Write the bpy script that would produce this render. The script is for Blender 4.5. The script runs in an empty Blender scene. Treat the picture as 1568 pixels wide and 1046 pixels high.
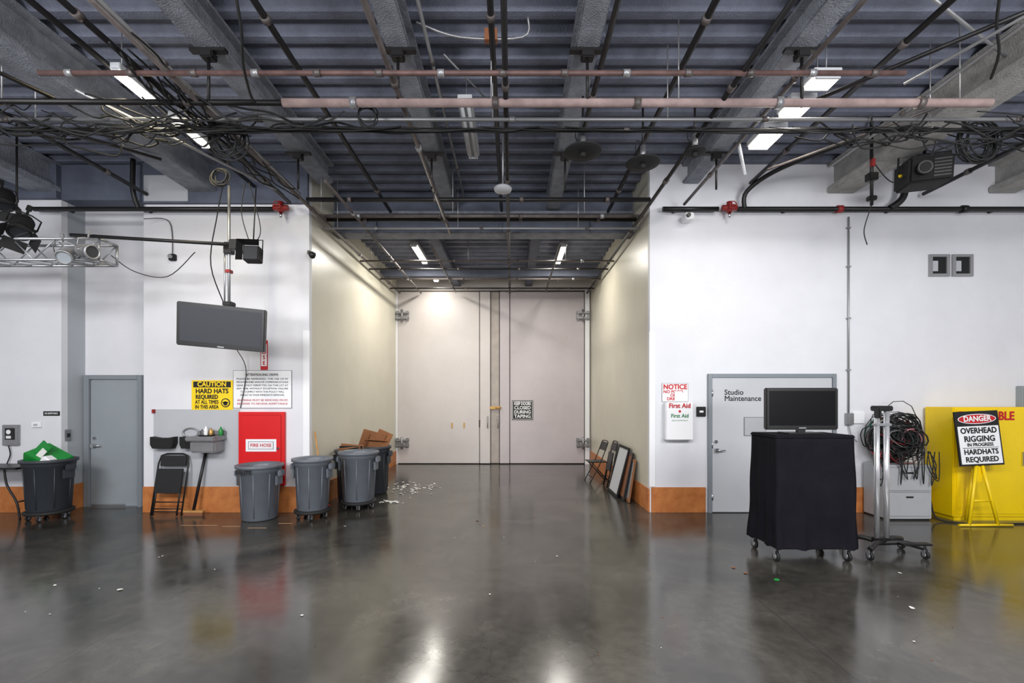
import bpy, bmesh, math, random
from mathutils import Vector, Matrix, Euler
R = random.Random(7)
sc = bpy.context.scene
sc.view_settings.view_transform = 'Standard'

# ------------------------------------------------------------------ materials
def nd(nt, t, **kw):
    n = nt.nodes.new(t)
    for k, v in kw.items():
        setattr(n, k, v)
    return n
def lin(c):
    return tuple((x/12.92 if x <= .04045 else ((x+.055)/1.055)**2.4) for x in c)
def M(name, rgb, rough=.6, metal=0., var=.0, vscale=3., bump=0., bscale=40., emit=0., coat=0., rgb2=None, ior=1.5):
    """rgb in 0-255 display values"""
    c = lin([v/255 for v in rgb])
    m = bpy.data.materials.new(name); m.use_nodes = True
    nt = m.node_tree; b = nt.nodes['Principled BSDF']
    b.inputs['Base Color'].default_value = (*c, 1)
    b.inputs['Roughness'].default_value = rough
    b.inputs['Metallic'].default_value = metal
    b.inputs['Coat Weight'].default_value = coat
    b.inputs['IOR'].default_value = ior
    tc = nd(nt, 'ShaderNodeTexCoord')
    if var > 0 or rgb2:
        n = nd(nt, 'ShaderNodeTexNoise'); n.inputs['Scale'].default_value = vscale
        n.inputs['Detail'].default_value = 6; n.inputs['Roughness'].default_value = .65
        nt.links.new(tc.outputs['Object'], n.inputs['Vector'])
        r = nd(nt, 'ShaderNodeValToRGB')
        c2 = lin([v/255 for v in rgb2]) if rgb2 else tuple(x*(1-var) for x in c)
        r.color_ramp.elements[0].position = .35; r.color_ramp.elements[1].position = .65
        r.color_ramp.elements[0].color = (*c2, 1); r.color_ramp.elements[1].color = (*c, 1)
        nt.links.new(n.outputs['Fac'], r.inputs['Fac'])
        nt.links.new(r.outputs['Color'], b.inputs['Base Color'])
    if bump > 0:
        n2 = nd(nt, 'ShaderNodeTexNoise'); n2.inputs['Scale'].default_value = bscale
        n2.inputs['Detail'].default_value = 4
        nt.links.new(tc.outputs['Object'], n2.inputs['Vector'])
        bp = nd(nt, 'ShaderNodeBump'); bp.inputs['Strength'].default_value = bump
        bp.inputs['Distance'].default_value = .02
        nt.links.new(n2.outputs['Fac'], bp.inputs['Height'])
        nt.links.new(bp.outputs['Normal'], b.inputs['Normal'])
    if emit > 0:
        b.inputs['Emission Color'].default_value = (*c, 1)
        b.inputs['Emission Strength'].default_value = emit
    return m

m_white = M('white_wall_paint', (222, 222, 227), .55, var=.06, vscale=1.2, bump=.06, bscale=90)
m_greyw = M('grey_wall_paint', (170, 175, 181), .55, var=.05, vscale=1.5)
m_patch = M('grey_patch_paint', (180, 182, 187), .55, var=.06, vscale=2)
m_cream = M('cream_wall_paint', (208, 203, 186), .34, var=.08, vscale=1.1, bump=.05)
m_bdoor = M('big_door_paint', (208, 201, 198), .5, var=.07, vscale=1.0, bump=.04)
m_bdoor2 = M('big_door_paint_lilac', (196, 187, 189), .5, var=.10, vscale=1.0, bump=.04)
m_trimw = M('door_trim', (176, 166, 158), .5, var=.15, vscale=5)
m_seam = M('dark_seam', (70, 62, 56), .8)
m_deck = M('ceiling_deck_paint', (122, 127, 145), .6, var=.38, vscale=2.2, bump=.5, bscale=60)
m_beam = M('fireproofed_beam', (152, 156, 166), .85, var=.35, vscale=6, bump=1., bscale=60)
m_beamw = M('fireproofed_beam_light', (186, 184, 180), .85, var=.3, vscale=6, bump=1., bscale=60)
m_dkblue = M('dark_blue_steel', (92, 98, 114), .7, var=.25, vscale=3)
m_orange = M('orange_baseboard', (196, 124, 66), .5, var=.25, vscale=6, rgb2=(168, 98, 48))
m_pipeb = M('black_pipe', (28, 26, 27), .45, metal=.2)
m_pipeg = M('grey_pipe', (104, 96, 94), .45, metal=.3, var=.4, vscale=8)
m_pipep = M('pink_pipe', (180, 156, 152), .6, var=.32, vscale=7)
m_pipen = M('rusty_pipe', (108, 82, 78), .6, metal=.1, var=.45, vscale=8)
m_cond = M('conduit', (158, 158, 160), .4, metal=.5)
m_chrome = M('chrome', (215, 215, 218), .12, metal=1)
m_post = M('polished_steel_post', (222, 223, 226), .2, metal=.7)
m_alu = M('aluminium', (165, 167, 171), .38, metal=.7)
m_black = M('black_plastic', (18, 18, 19), .4)
m_blackm = M('matte_black', (20, 20, 21), .8)
m_screen = M('tv_screen', (64, 66, 72), .5, ior=1.3)
m_screen2 = M('tv_screen_dark', (16, 16, 18), .35, ior=1.25)
m_cloth = M('black_cloth', (27, 26, 32), .95, bump=.25, bscale=200, var=.25, vscale=4, ior=1.2)
m_bin = M('grey_bin_plastic', (104, 109, 117), .42, var=.12, vscale=6)
m_bind = M('dark_bin_plastic', (52, 56, 62), .5, var=.1, vscale=5)
m_liner = M('bin_interior', (40, 41, 44), .8)
m_rubber = M('rubber', (22, 22, 23), .7)
m_red = M('red_paint', (214, 14, 20), .4, var=.06, vscale=3)
m_redm = M('valve_red', (140, 34, 30), .5)
m_yel = M('yellow_paint', (242, 206, 6), .35, var=.06, vscale=3)
m_yel2 = M('yellow_sign', (244, 208, 20), .5)
m_sign = M('white_sign', (236, 236, 238), .45)
m_edge = M('sign_edge', (120, 120, 124), .6)
m_tred = M('text_red', (190, 16, 26), .5)
m_tblk = M('text_black', (14, 14, 14), .6)
m_twht = M('text_white', (236, 236, 236), .6)
m_tgrn = M('text_green', (16, 120, 64), .6)
m_gdoor = M('grey_door_paint', (144, 151, 156), .4, var=.06, vscale=2)
m_gframe = M('grey_frame_paint', (128, 134, 140), .4)
m_rdoor = M('light_grey_door_paint', (190, 192, 196), .4, var=.05, vscale=2)
m_card = M('cardboard', (150, 100, 64), .9, var=.15, vscale=8)
m_wood = M('wood', (190, 140, 80), .6, var=.25, vscale=10)
m_green = M('green_plastic', (24, 130, 52), .4)
m_cab = M('grey_cabinet', (172, 174, 177), .4, var=.06)
m_steel = M('stainless', (156, 156, 158), .35, metal=.6, var=.2, vscale=5)
m_brass = M('brass', (190, 150, 90), .35, metal=.6)
m_glow = M('fluorescent_tube', (255, 248, 232), .5, emit=9)
m_lens = M('lamp_lens_dark', (54, 56, 60), .2)
m_lensw = M('lamp_lens_frosted', (160, 166, 172), .4)
m_fix = M('fixture_white', (190, 192, 196), .5)
m_litter = M('paper', (225, 225, 220), .8)
m_tape = M('floor_tape', (190, 150, 110), .7)
m_dull = M('brown_litter', (130, 80, 50), .8)
cable_cols = [m_rubber]*14 + [M('cable_red', (130, 25, 30), .5), M('cable_grey', (110, 110, 110), .5), M('cable_darkgrey', (60, 60, 62), .5),
              M('cable_green', (20, 110, 90), .5), M('cable_pink', (170, 110, 115), .5)]

# floor
def floor_mat():
    m = bpy.data.materials.new('polished_concrete'); m.use_nodes = True
    nt = m.node_tree; b = nt.nodes['Principled BSDF']; L = nt.links.new
    tc = nd(nt, 'ShaderNodeTexCoord')
    n1 = nd(nt, 'ShaderNodeTexNoise'); n1.inputs['Scale'].default_value = .9; n1.inputs['Detail'].default_value = 9
    n1.inputs['Roughness'].default_value = .62; n1.inputs['Distortion'].default_value = .6
    n2 = nd(nt, 'ShaderNodeTexNoise'); n2.inputs['Scale'].default_value = 14; n2.inputs['Detail'].default_value = 6
    for n in (n1, n2): L(tc.outputs['Object'], n.inputs['Vector'])
    r = nd(nt, 'ShaderNodeValToRGB')
    r.color_ramp.elements[0].position = .34; r.color_ramp.elements[1].position = .68
    r.color_ramp.elements[0].color = (*lin((.175, .168, .155)), 1); r.color_ramp.elements[1].color = (*lin((.315, .302, .28)), 1)
    L(n1.outputs['Fac'], r.inputs['Fac'])
    mx = nd(nt, 'ShaderNodeMixRGB', blend_type='MULTIPLY'); mx.inputs['Fac'].default_value = .5
    r2 = nd(nt, 'ShaderNodeValToRGB')
    r2.color_ramp.elements[0].position = .25; r2.color_ramp.elements[1].position = .75
    r2.color_ramp.elements[0].color = (.5, .5, .5, 1); r2.color_ramp.elements[1].color = (1.3, 1.3, 1.3, 1)
    L(n2.outputs['Fac'], r2.inputs['Fac']); L(r.outputs['Color'], mx.inputs[1]); L(r2.outputs['Color'], mx.inputs[2])
    sep = nd(nt, 'ShaderNodeSeparateXYZ'); L(tc.outputs['Object'], sep.inputs[0])
    prev = None
    # object origin of the floor slab sits at (0, 3.75): joints given in that frame
    for ax, c in (('Y', 4.4-3.75), ('Y', 9.0-3.75), ('Y', -3.5), ('X', 2.15), ('X', -3.0), ('X', 7.3), ('X', -8)):
        s = nd(nt, 'ShaderNodeMath', operation='SUBTRACT'); L(sep.outputs[ax], s.inputs[0]); s.inputs[1].default_value = c
        a = nd(nt, 'ShaderNodeMath', operation='ABSOLUTE'); L(s.outputs[0], a.inputs[0])
        l = nd(nt, 'ShaderNodeMath', operation='LESS_THAN'); L(a.outputs[0], l.inputs[0]); l.inputs[1].default_value = .005
        if prev:
            q = nd(nt, 'ShaderNodeMath', operation='MAXIMUM'); L(prev.outputs[0], q.inputs[0]); L(l.outputs[0], q.inputs[1]); prev = q
        else: prev = l
    fm = nd(nt, 'ShaderNodeMath', operation='MULTIPLY'); L(prev.outputs[0], fm.inputs[0]); fm.inputs[1].default_value = .5
    mj = nd(nt, 'ShaderNodeMixRGB'); L(fm.outputs[0], mj.inputs['Fac']); L(mx.outputs[0], mj.inputs[1]); mj.inputs[2].default_value = (.02, .02, .02, 1)
    # hairline cracks
    vo = nd(nt, 'ShaderNodeTexVoronoi', feature='DISTANCE_TO_EDGE'); vo.inputs['Scale'].default_value = .55
    nw = nd(nt, 'ShaderNodeTexNoise'); nw.inputs['Scale'].default_value = 1.6; nw.inputs['Detail'].default_value = 5; L(tc.outputs['Object'], nw.inputs['Vector'])
    va = nd(nt, 'ShaderNodeVectorMath', operation='ADD'); L(tc.outputs['Object'], va.inputs[0]); L(nw.outputs['Color'], va.inputs[1]); L(va.outputs[0], vo.inputs['Vector'])
    lt = nd(nt, 'ShaderNodeMath', operation='LESS_THAN'); L(vo.outputs['Distance'], lt.inputs[0]); lt.inputs[1].default_value = .0028
    ml = nd(nt, 'ShaderNodeMath', operation='MULTIPLY'); L(lt.outputs[0], ml.inputs[0]); ml.inputs[1].default_value = .35
    mc = nd(nt, 'ShaderNodeMixRGB'); L(ml.outputs[0], mc.inputs['Fac']); L(mj.outputs[0], mc.inputs[1]); mc.inputs[2].default_value = (.02, .02, .02, 1)
    L(mc.outputs[0], b.inputs['Base Color'])
    rr = nd(nt, 'ShaderNodeMapRange'); L(n1.outputs['Fac'], rr.inputs['Value'])
    rr.inputs['From Min'].default_value = .3; rr.inputs['From Max'].default_value = .7
    rr.inputs['To Min'].default_value = .11; rr.inputs['To Max'].default_value = .22
    L(rr.outputs[0], b.inputs['Roughness'])
    b.inputs['IOR'].default_value = 1.62
    bp = nd(nt, 'ShaderNodeBump'); bp.inputs['Strength'].default_value = .07; bp.inputs['Distance'].default_value = .01
    n3 = nd(nt, 'ShaderNodeTexNoise'); n3.inputs['Scale'].default_value = 5; n3.inputs['Detail'].default_value = 4; L(tc.outputs['Object'], n3.inputs['Vector'])
    L(n3.outputs['Fac'], bp.inputs['Height']); L(bp.outputs['Normal'], b.inputs['Normal'])
    return m
m_floor = floor_mat()

# ------------------------------------------------------------------ builder
class B:
    def __init__(s, name):
        s.name = name; s.bm = bmesh.new(); s.mats = []
    def mi(s, m):
        if m not in s.mats: s.mats.append(m)
        return s.mats.index(m)
    def face(s, vs, m, smooth=False):
        try: f = s.bm.faces.new(vs)
        except ValueError: return None
        f.material_index = s.mi(m); f.smooth = smooth; return f
    def box(s, x0, x1, y0, y1, z0, z1, m, bev=0., T=None):
        t = bmesh.new()
        bmesh.ops.create_cube(t, size=1)
        bmesh.ops.scale(t, vec=(abs(x1-x0), abs(y1-y0), abs(z1-z0)), verts=t.verts)
        if bev > 0: bmesh.ops.bevel(t, geom=t.edges[:], offset=bev, segments=2, affect='EDGES')
        bmesh.ops.translate(t, vec=((x0+x1)/2, (y0+y1)/2, (z0+z1)/2), verts=t.verts)
        s.merge(t, m, T)
    def merge(s, t, m, T=None, smooth=False):
        if T is not None: bmesh.ops.transform(t, matrix=T, verts=t.verts)
        mp = {v: s.bm.verts.new(v.co) for v in t.verts}
        for f in t.faces: s.face([mp[v] for v in f.verts], m, smooth or f.smooth)
        t.free()
    def tube(s, pts, r, m, seg=8, r2=None, closed=False, cap=True):
        pts = [Vector(p) for p in pts]; n = len(pts); rings = []
        up = None
        for i, p in enumerate(pts):
            if closed: d = pts[(i+1) % n]-pts[i-1]
            elif i == 0: d = pts[1]-p
            elif i == n-1: d = p-pts[i-1]
            else: d = (pts[i+1]-p).normalized()+(p-pts[i-1]).normalized()
            if d.length < 1e-9: d = Vector((0, 0, 1))
            d.normalize()
            if up is None:
                up = Vector((0, 0, 1)) if abs(d.z) < .9 else Vector((1, 0, 0))
            u = up-d*up.dot(d)
            if u.length < 1e-6: u = d.orthogonal()
            u.normalize(); up = u; w = d.cross(u)
            rr = r if r2 is None else r+(r2-r)*i/(n-1)
            rings.append([s.bm.verts.new(p+u*math.cos(a)*rr+w*math.sin(a)*rr) for a in [2*math.pi*k/seg for k in range(seg)]])
        for i in range(n if closed else n-1):
            A, C = rings[i], rings[(i+1) % n]
            for k in range(seg): s.face([A[k], A[(k+1) % seg], C[(k+1) % seg], C[k]], m, True)
        if not closed and cap:
            s.face(rings[0][::-1], m); s.face(rings[-1], m)
    def cyl(s, a, b, r, m, r2=None, seg=16): s.tube([a, b], r, m, seg, r2)
    def lathe(s, prof, c, m, seg=32, smooth=True, T=None):
        t = bmesh.new(); rings = []
        for r, z in prof:
            rings.append([t.verts.new((r*math.cos(2*math.pi*k/seg), r*math.sin(2*math.pi*k/seg), z)) for k in range(seg)] if r > 1e-5 else [t.verts.new((0, 0, z))])
        for A, C in zip(rings, rings[1:]):
            for k in range(seg):
                k2 = (k+1) % seg
                if len(A) == 1 and len(C) == 1: continue
                if len(A) == 1: f = t.faces.new([A[0], C[k2], C[k]])
                elif len(C) == 1: f = t.faces.new([A[k], A[k2], C[0]])
                else: f = t.faces.new([A[k], A[k2], C[k2], C[k]])
                f.smooth = smooth
        TT = Matrix.Translation(c)
        if T is not None: TT = TT @ T
        s.merge(t, m, TT)
    def text(s, txt, x, y, z, size, m, ax='CENTER', bold=.0, wid=None, T=None, sx=1.):
        cu = bpy.data.curves.new('t', 'FONT'); cu.body = txt; cu.size = size; cu.align_x = ax; cu.align_y = 'CENTER'
        cu.resolution_u = 3
        o = bpy.data.objects.new('t', cu); sc.collection.objects.link(o)
        dg = bpy.context.evaluated_depsgraph_get(); me = bpy.data.meshes.new_from_object(o.evaluated_get(dg))
        xs = [v.co.x for v in me.vertices]
        k = sx
        if wid and xs: k = wid/(max(xs)-min(xs))
        sh = [(0, 0)]
        if bold > 0:
            d = bold*size*1.1; sh = [(0, 0), (d, 0), (-d, 0), (0, d), (0, -d), (d*.7, d*.7), (-d*.7, d*.7), (d*.7, -d*.7), (-d*.7, -d*.7)]
        for i, (dx, dz) in enumerate(sh):
            t = bmesh.new(); t.from_mesh(me)
            TT = Matrix.Translation((x+dx, y-i*.00012, z+dz)) @ Matrix.Rotation(math.pi/2, 4, 'X') @ Matrix.Diagonal((k, 1, 1, 1))
            if T is not None: TT = T @ TT
            s.merge(t, m, TT)
        bpy.data.objects.remove(o); bpy.data.curves.remove(cu); bpy.data.meshes.remove(me)
    def done(s, loc=None, rot=None, smooth=False):
        bm = s.bm
        me = bpy.data.meshes.new(s.name)
        if loc is None and bm.verts:
            xs = [v.co.x for v in bm.verts]; ys = [v.co.y for v in bm.verts]; zs = [v.co.z for v in bm.verts]
            c = Vector(((min(xs)+max(xs))/2, (min(ys)+max(ys))/2, min(zs)))
            bmesh.ops.translate(bm, vec=-c, verts=bm.verts)
        else: c = Vector(loc)
        bm.normal_update(); bm.to_mesh(me); bm.free()
        for m in s.mats: me.materials.append(m)
        o = bpy.data.objects.new(s.name, me); sc.collection.objects.link(o); o.location = c
        if rot: o.rotation_euler = rot
        return o

def spline(pts, n=6):
    P = [Vector(p) for p in pts]; P = [P[0]]+P+[P[-1]]; out = []
    for i in range(1, len(P)-2):
        for k in range(n):
            t = k/n; a, b, c, d = P[i-1], P[i], P[i+1], P[i+2]
            out.append(.5*((2*b)+(c-a)*t+(2*a-5*b+4*c-d)*t*t+(-a+3*b-3*c+d)*t**3))
    out.append(P[-2]); return out
def simple_box(name, *a, **k):
    b = B(name); b.box(*a, **k); return b.done()

# ------------------------------------------------------------------ room shell
XL, XR, YB, H = -10, 10, -5, 5.4
simple_box('floor', XL-.2, XR+.2, YB-.2, 12.7, -.1, 0, m_floor)
simple_box('wall_front_left', -5.72, -3.15, 7.1, 7.2, 0, 5.5, m_white)
simple_box('wall_front_far_left', XL, -7.0, 7.1, 7.2, 0, 5.5, m_white)
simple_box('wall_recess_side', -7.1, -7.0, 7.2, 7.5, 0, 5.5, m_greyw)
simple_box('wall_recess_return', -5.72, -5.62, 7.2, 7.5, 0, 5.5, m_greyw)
simple_box('wall_recess_back', -7.1, -5.62, 7.5, 7.6, 0, 5.5, m_white)
simple_box('wall_front_right', 2.14, XR, 7.1, 7.2, 0, 5.5, m_white)
simple_box('wall_corridor_left', -3.35, -3.15, 7.2, 12.5, 0, 5.5, m_cream)
simple_box('wall_corridor_right', 2.14, 2.34, 7.2, 12.5, 0, 5.5, m_cream)
simple_box('wall_corridor_end', -3.35, 2.34, 12.5, 12.6, 0, 5.5, m_bdoor)
simple_box('wall_side_left', XL-.2, XL, YB, 7.2, 0, 5.5, m_white)
simple_box('wall_side_right', XR, XR+.2, YB, 7.2, 0, 5.5, m_white)
simple_box('wall_rear', XL-.2, XR+.2, YB-.2, YB, 0, 5.5, m_white)

def deck(name, x0, x1, y0, y1, z, pitch=.3, dep=.085):
    b = B(name); y = y0; prof = []
    while y < y1:
        for dy, dz in ((0, .03), (.05, 0), (.09, .03), (.125, .5), (.15, .95), (.19, 1), (.235, .95), (.265, .5)):
            yy = y+dy*pitch/.3
            if yy < y1: prof.append((yy, z+dz*dep))
        y += pitch
    prof.append((y1, z))
    prev = None
    for yy, zz in prof:
        cur = (b.bm.verts.new((x0, yy, zz)), b.bm.verts.new((x1, yy, zz)))
        if prev: b.face([prev[0], cur[0], cur[1], prev[1]], m_deck)
        prev = cur
    b.box(x0, x1, y0, y1, z+dep+.02, z+dep+.06, m_deck)
    return b.done()
deck('ceiling', XL, XR, YB, 8.3, H)
deck('ceiling_corridor', -3.15, 2.14, 8.36, 12.5, 5.06)

def ibeam(b, x, y0, y1, zb, zt, w, m, fl=.05, web=.09):
    b.box(x-w/2, x+w/2, y0, y1, zb, zb+fl, m, bev=.015)
    b.box(x-web/2, x+web/2, y0, y1, zb+fl, zt, m)
    b.box(x-w/2, x+w/2, y0, y1, zt-.03, zt-.001, m)
for x in (-2.9, 2.77):
    b = B('ceiling_beam'); ibeam(b, x, YB, 7.1, 5.1, H, .26, m_beam); b.done()
for x in (-1.09, .72):
    b = B('ceiling_beam'); ibeam(b, x, YB, 8.1, 5.1, H, .23, m_beam); b.done()
for x in (-4.75, 5.1, -7.2, 7.6):
    b = B('ceiling_beam'); ibeam(b, x, YB, 7.1, 4.95, H, .42, m_beamw if x in (5.1, 7.6) else m_beam, fl=.1, web=.2); b.done()
b = B('lintel_beam'); b.box(-3.15, 2.14, 8.1, 8.16, 4.70, 5.4, m_dkblue)
b.box(-3.15, 2.14, 8.02, 8.32, 4.67, 4.70, m_beam); b.box(-3.15, 2.14, 8.02, 8.1, 5.02, 5.06, m_beam); b.box(-3.15, 2.14, 8.16, 8.36, 5.04, 5.4, m_dkblue)
for x in (-2.4, -.2, 1.4): b.box(x-.015, x+.015, 8.03, 8.1, 4.7, 5.02, m_dkblue)
b.done()
for x in (-1.5, .45):
    b = B('corridor_beam'); ibeam(b, x, 8.36, 12.5, 4.84, 5.06, .2, m_dkblue); b.done()
b = B('corridor_cross_beam'); b.box(-3.15, 2.14, 10.9, 11.1, 4.7, 4.84, m_dkblue); b.done()
# wall head bands
b = B('trim_upper_left'); b.box(-7, -5.72, 7.1, 7.45, 4.85, 5.4, m_dkblue); b.box(XL, -7.0, 7.02, 7.1, 4.85, 5.4, m_dkblue)
b.box(-5.72, -3.15, 7.04, 7.1, 4.78, 5.4, m_dkblue)
b.box(-5.66, -4.98, 7.02, 7.04, 4.8, 5.2, m_patch, bev=.005); b.done()

# baseboards
def bb(name, *a): simple_box(name, *a, m_orange, bev=.004)
bb('baseboard_front_left', -5.72, -3.17, 7.075, 7.1, 0, .40)
bb('baseboard_far_left', XL, -7.02, 7.075, 7.1, 0, .40)
bb('baseboard_recess', -7.0, -6.98, 7.1, 7.49, 0, .40)
bb('baseboard_front_right', 2.16, 3.0, 7.075, 7.1, 0, .39)
bb('baseboard_far_right', 5.05, XR, 7.075, 7.1, 0, .39)
bb('baseboard_corridor_right', 2.115, 2.14, 7.1, 12.36, 0, .36)
bb('baseboard_corridor_left', -3.15, -3.125, 7.1, 12.36, 0, .36)
simple_box('trim_corner_left', -3.24, -3.14, 7.085, 7.1, .4, 2.82, m_sign)
simple_box('trim_corner_right', 2.13, 2.22, 7.085, 7.1, .4, 2.80, m_sign)

# ------------------------------------------------------------------ doors
b = B('door_recess')   # grey door
b.box(-6.97, -6.88, 7.43, 7.5, 0, 2.15, m_gframe, bev=.004); b.box(-6.1, -6.02, 7.43, 7.5, 0, 2.15, m_gframe, bev=.004)
b.box(-6.88, -6.1, 7.43, 7.5, 2.08, 2.15, m_gframe, bev=.004)
b.box(-6.87, -6.11, 7.455, 7.495, .015, 2.07, m_gdoor, bev=.003)
b.cyl((-6.8, 7.455, 1.0), (-6.8, 7.39, 1.0), .03, m_chrome); b.cyl((-6.8, 7.4, 1.0), (-6.68, 7.4, 1.0), .011, m_chrome)
b.cyl((-6.8, 7.455, 1.12), (-6.8, 7.44, 1.12), .025, m_chrome)
for z in (.25, 1.05, 1.85): b.cyl((-6.1, 7.45, z-.05), (-6.1, 7.45, z+.05), .012, m_chrome)
b.box(-6.88, -6.1, 7.42, 7.5, 0, .012, m_alu)
b.box(-6.85, -6.3, 7.445, 7.455, .02, .05, m_alu)
b.done()
b = B('door_studio_maintenance')
for x0, x1 in ((3.03, 3.09), (4.95, 5.01)): b.box(x0, x1, 7.05, 7.1, 0, 2.15, m_gframe, bev=.004)
b.box(3.09, 4.95, 7.05, 7.1, 2.09, 2.15, m_gframe, bev=.004)
b.box(3.095, 4.945, 7.065, 7.095, .012, 2.085, m_rdoor, bev=.003)
b.text('Studio', 3.28, 7.063, 1.86, .115, m_tblk, 'LEFT', .014, wid=.29); b.text('Maintenance', 3.28, 7.063, 1.765, .115, m_tblk, 'LEFT', .014, wid=.56)
b.box(3.58, 3.92, 7.055, 7.066, 1.19, 1.48, m_edge, bev=.002); b.box(3.59, 3.91, 7.052, 7.056, 1.2, 1.47, m_cab, bev=.001)
b.cyl((3.15, 7.065, .97), (3.15, 7.0, .97), .03, m_chrome); b.cyl((3.15, 7.01, .97), (3.27, 7.01, .97), .011, m_chrome)
b.cyl((3.15, 7.065, 1.1), (3.15, 7.05, 1.1), .026, m_chrome)
for z in (.25, 1.05, 1.85): b.cyl((3.09, 7.05, z-.05), (3.09, 7.05, z+.05), .012, m_chrome)
b.done()
b = B('door_loading_bay')
b.box(-3.148, -3.1, 12.38, 12.498, 0, 4.72, m_sign); b.box(1.98, 2.1, 12.38, 12.498, 0, 4.72, m_sign)
b.box(-3.1, -.89, 12.42, 12.498, .02, 4.68, m_bdoor, bev=.01)
b.box(-.05, 1.96, 12.42, 12.498, .02, 4.68, m_bdoor2, bev=.01)
b.box(-.87, -.59, 12.40, 12.498, .02, 4.68, m_bdoor, bev=.01)
b.box(-.57, -.35, 12.44, 12.498, .02, 4.68, m_trimw, bev=.01)
b.box(-.33, -.07, 12.40, 12.498, .02, 4.68, m_bdoor2, bev=.01)
b.box(-3.148, 2.1, 12.44, 12.498, 4.68, 4.71, m_seam); b.box(-3.1, 1.98, 12.48, 12.498, 0, .03, m_seam)
for x in (-.88, -.58, -.34, -.06, 1.97): b.box(x-.012, x+.012, 12.46, 12.497, .02, 4.68, m_seam)
for x in (-2.97, 1.92):
    for z in (4.02, .58):
        b.box(x-.17, x+.17, 12.30, 12.42, z-.09, z-.05, m_steel); b.box(x-.17, x+.17, 12.30, 12.42, z+.05, z+.09, m_steel)
        b.cyl((x, 12.33, z-.16), (x, 12.33, z+.16), .035, m_steel); b.box(x-.17, x-.1, 12.36, 12.42, z-.13, z+.13, m_steel)
        b.box(x+.1, x+.17, 12.36, 12.42, z-.13, z+.13, m_steel)
b.box(-.6, -.3, 12.37, 12.40, 1.49, 1.57, m_brass, bev=.005)
b.cyl((-.45, 12.34, 1.53), (-.3, 12.34, 1.53), .02, m_brass)
for x in (-.66, -.38): b.tube([(x, 12.4, .98), (x, 12.34, .99), (x, 12.34, 1.28), (x, 12.4, 1.29)], .013, m_steel)
for x in (-1.63, -1.3): b.box(x-.02, x+.02, 12.405, 12.42, .98, 1.12, m_brass)
b.box(-.9, -.86, 12.41, 12.42, 1.0, 1.2, m_seam)
b.done()
b = B('keep_doors_closed_sign')
b.box(0, .57, 12.405, 12.418, 1.2, 1.73, m_tblk)
for x0, x1, z0, z1 in ((.015, .555, 1.705, 1.715), (.015, .555, 1.215, 1.225), (.015, .025, 1.215, 1.715), (.545, .555, 1.215, 1.715)): b.box(x0, x1, 12.403, 12.405, z0, z1, m_twht)
for i, t in enumerate(('KEEP DOORS', 'CLOSED', 'DURING', 'TAPING')): b.text(t, .285, 12.402, 1.64-.115*i, .125, m_twht, bold=.025, wid=.44)
b.done()

# ------------------------------------------------------------------ wall signs & fittings (left)
WY = 7.1
b = B('caution_sign'); b.box(-4.97, -4.33, WY-.012, WY, 1.59, 2.05, m_yel2, bev=.003)
b.box(-4.94, -4.36, WY-.015, WY-.012, 1.94, 2.03, m_tblk)
b.text('CAUTION', -4.65, WY-.018, 1.985, .1, m_yel2, bold=.03, wid=.44)
b.text('HARD HATS', -4.65, WY-.016, 1.88, .1, m_tblk, bold=.03, wid=.5)
b.text('REQUIRED', -4.73, WY-.016, 1.79, .09, m_tblk, bold=.03, wid=.34)
b.text('AT ALL TIMES', -4.73, WY-.016, 1.71, .08, m_tblk, bold=.02, wid=.36); b.text('IN THIS AREA', -4.73, WY-.016, 1.635, .08, m_tblk, bold=.02, wid=.36)
b.cyl((-4.44, WY-.012, 1.7), (-4.44, WY-.016, 1.7), .07, m_tblk, seg=24); b.cyl((-4.44, WY-.016, 1.7), (-4.44, WY-.018, 1.7), .055, m_yel2, seg=24)
b.cyl((-4.44, WY-.018, 1.69), (-4.44, WY-.02, 1.69), .034, m_tblk, seg=16); b.box(-4.485, -4.395, WY-.02, WY-.018, 1.70, 1.715, m_tblk)
b.done()
b = B('attention_notice_sign'); b.box(-4.325, -3.415, WY-.010, WY, 1.615, 2.205, m_edge); b.box(-4.318, -3.422, WY-.013, WY-.01, 1.622, 2.198, m_sign)
b.text('ATTENTION ENG CREWS:', -3.87, WY-.015, 2.135, .05, m_tblk, bold=.02, wid=.5)
for i, t in enumerate(('PLEASE BE REMINDED, THE USE OF RF', 'MICROPHONES AND/OR COMMUNICATIONS', 'GEAR IS NOT PERMITTED ON THIS LOT AT', 'ANY TIME, WITHOUT EXCEPTION. FAILURE', 'TO COMPLY WITH THIS POLICY WILL', 'RESULT IN YOUR IMMEDIATE REMOVAL')):
    b.text(t, -3.87, WY-.015, 2.07-.05*i, .038, m_tblk, bold=.008, wid=.8 if i < 4 else .68)
for i, t in enumerate(('ANTENNA MUST BE REMOVED FROM', 'RECEIVER TO RECEIVE ADMITTANCE')):
    b.text(t, -3.87, WY-.015, 1.74-.055*i, .042, m_tred, bold=.008, wid=.78)
b.done()
b = B('fire_hose_wall_sign'); b.box(-3.90, -3.79, WY-.012, WY, 2.21, 2.67, m_tred, bev=.002)
b.box(-3.888, -3.802, WY-.014, WY-.012, 2.27, 2.61, m_sign)
for i, c in enumerate('HOSE'): b.text(c, -3.845, WY-.015, 2.57-.085*i, .085, m_tred, bold=.03)
b.text('FIRE', -3.845, WY-.015, 2.64, .04, m_twht, bold=.02); b.done()
b = B('fire_hose_cabinet'); b.box(-4.22, -3.51, WY-.05, WY, .42, 1.56, m_red, bev=.004)
b.box(-4.17, -3.56, WY-.056, WY-.05, .47, 1.51, m_red, bev=.003)
b.box(-4.1, -3.63, WY-.062, WY-.056, .95, 1.14, m_sign)
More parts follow.
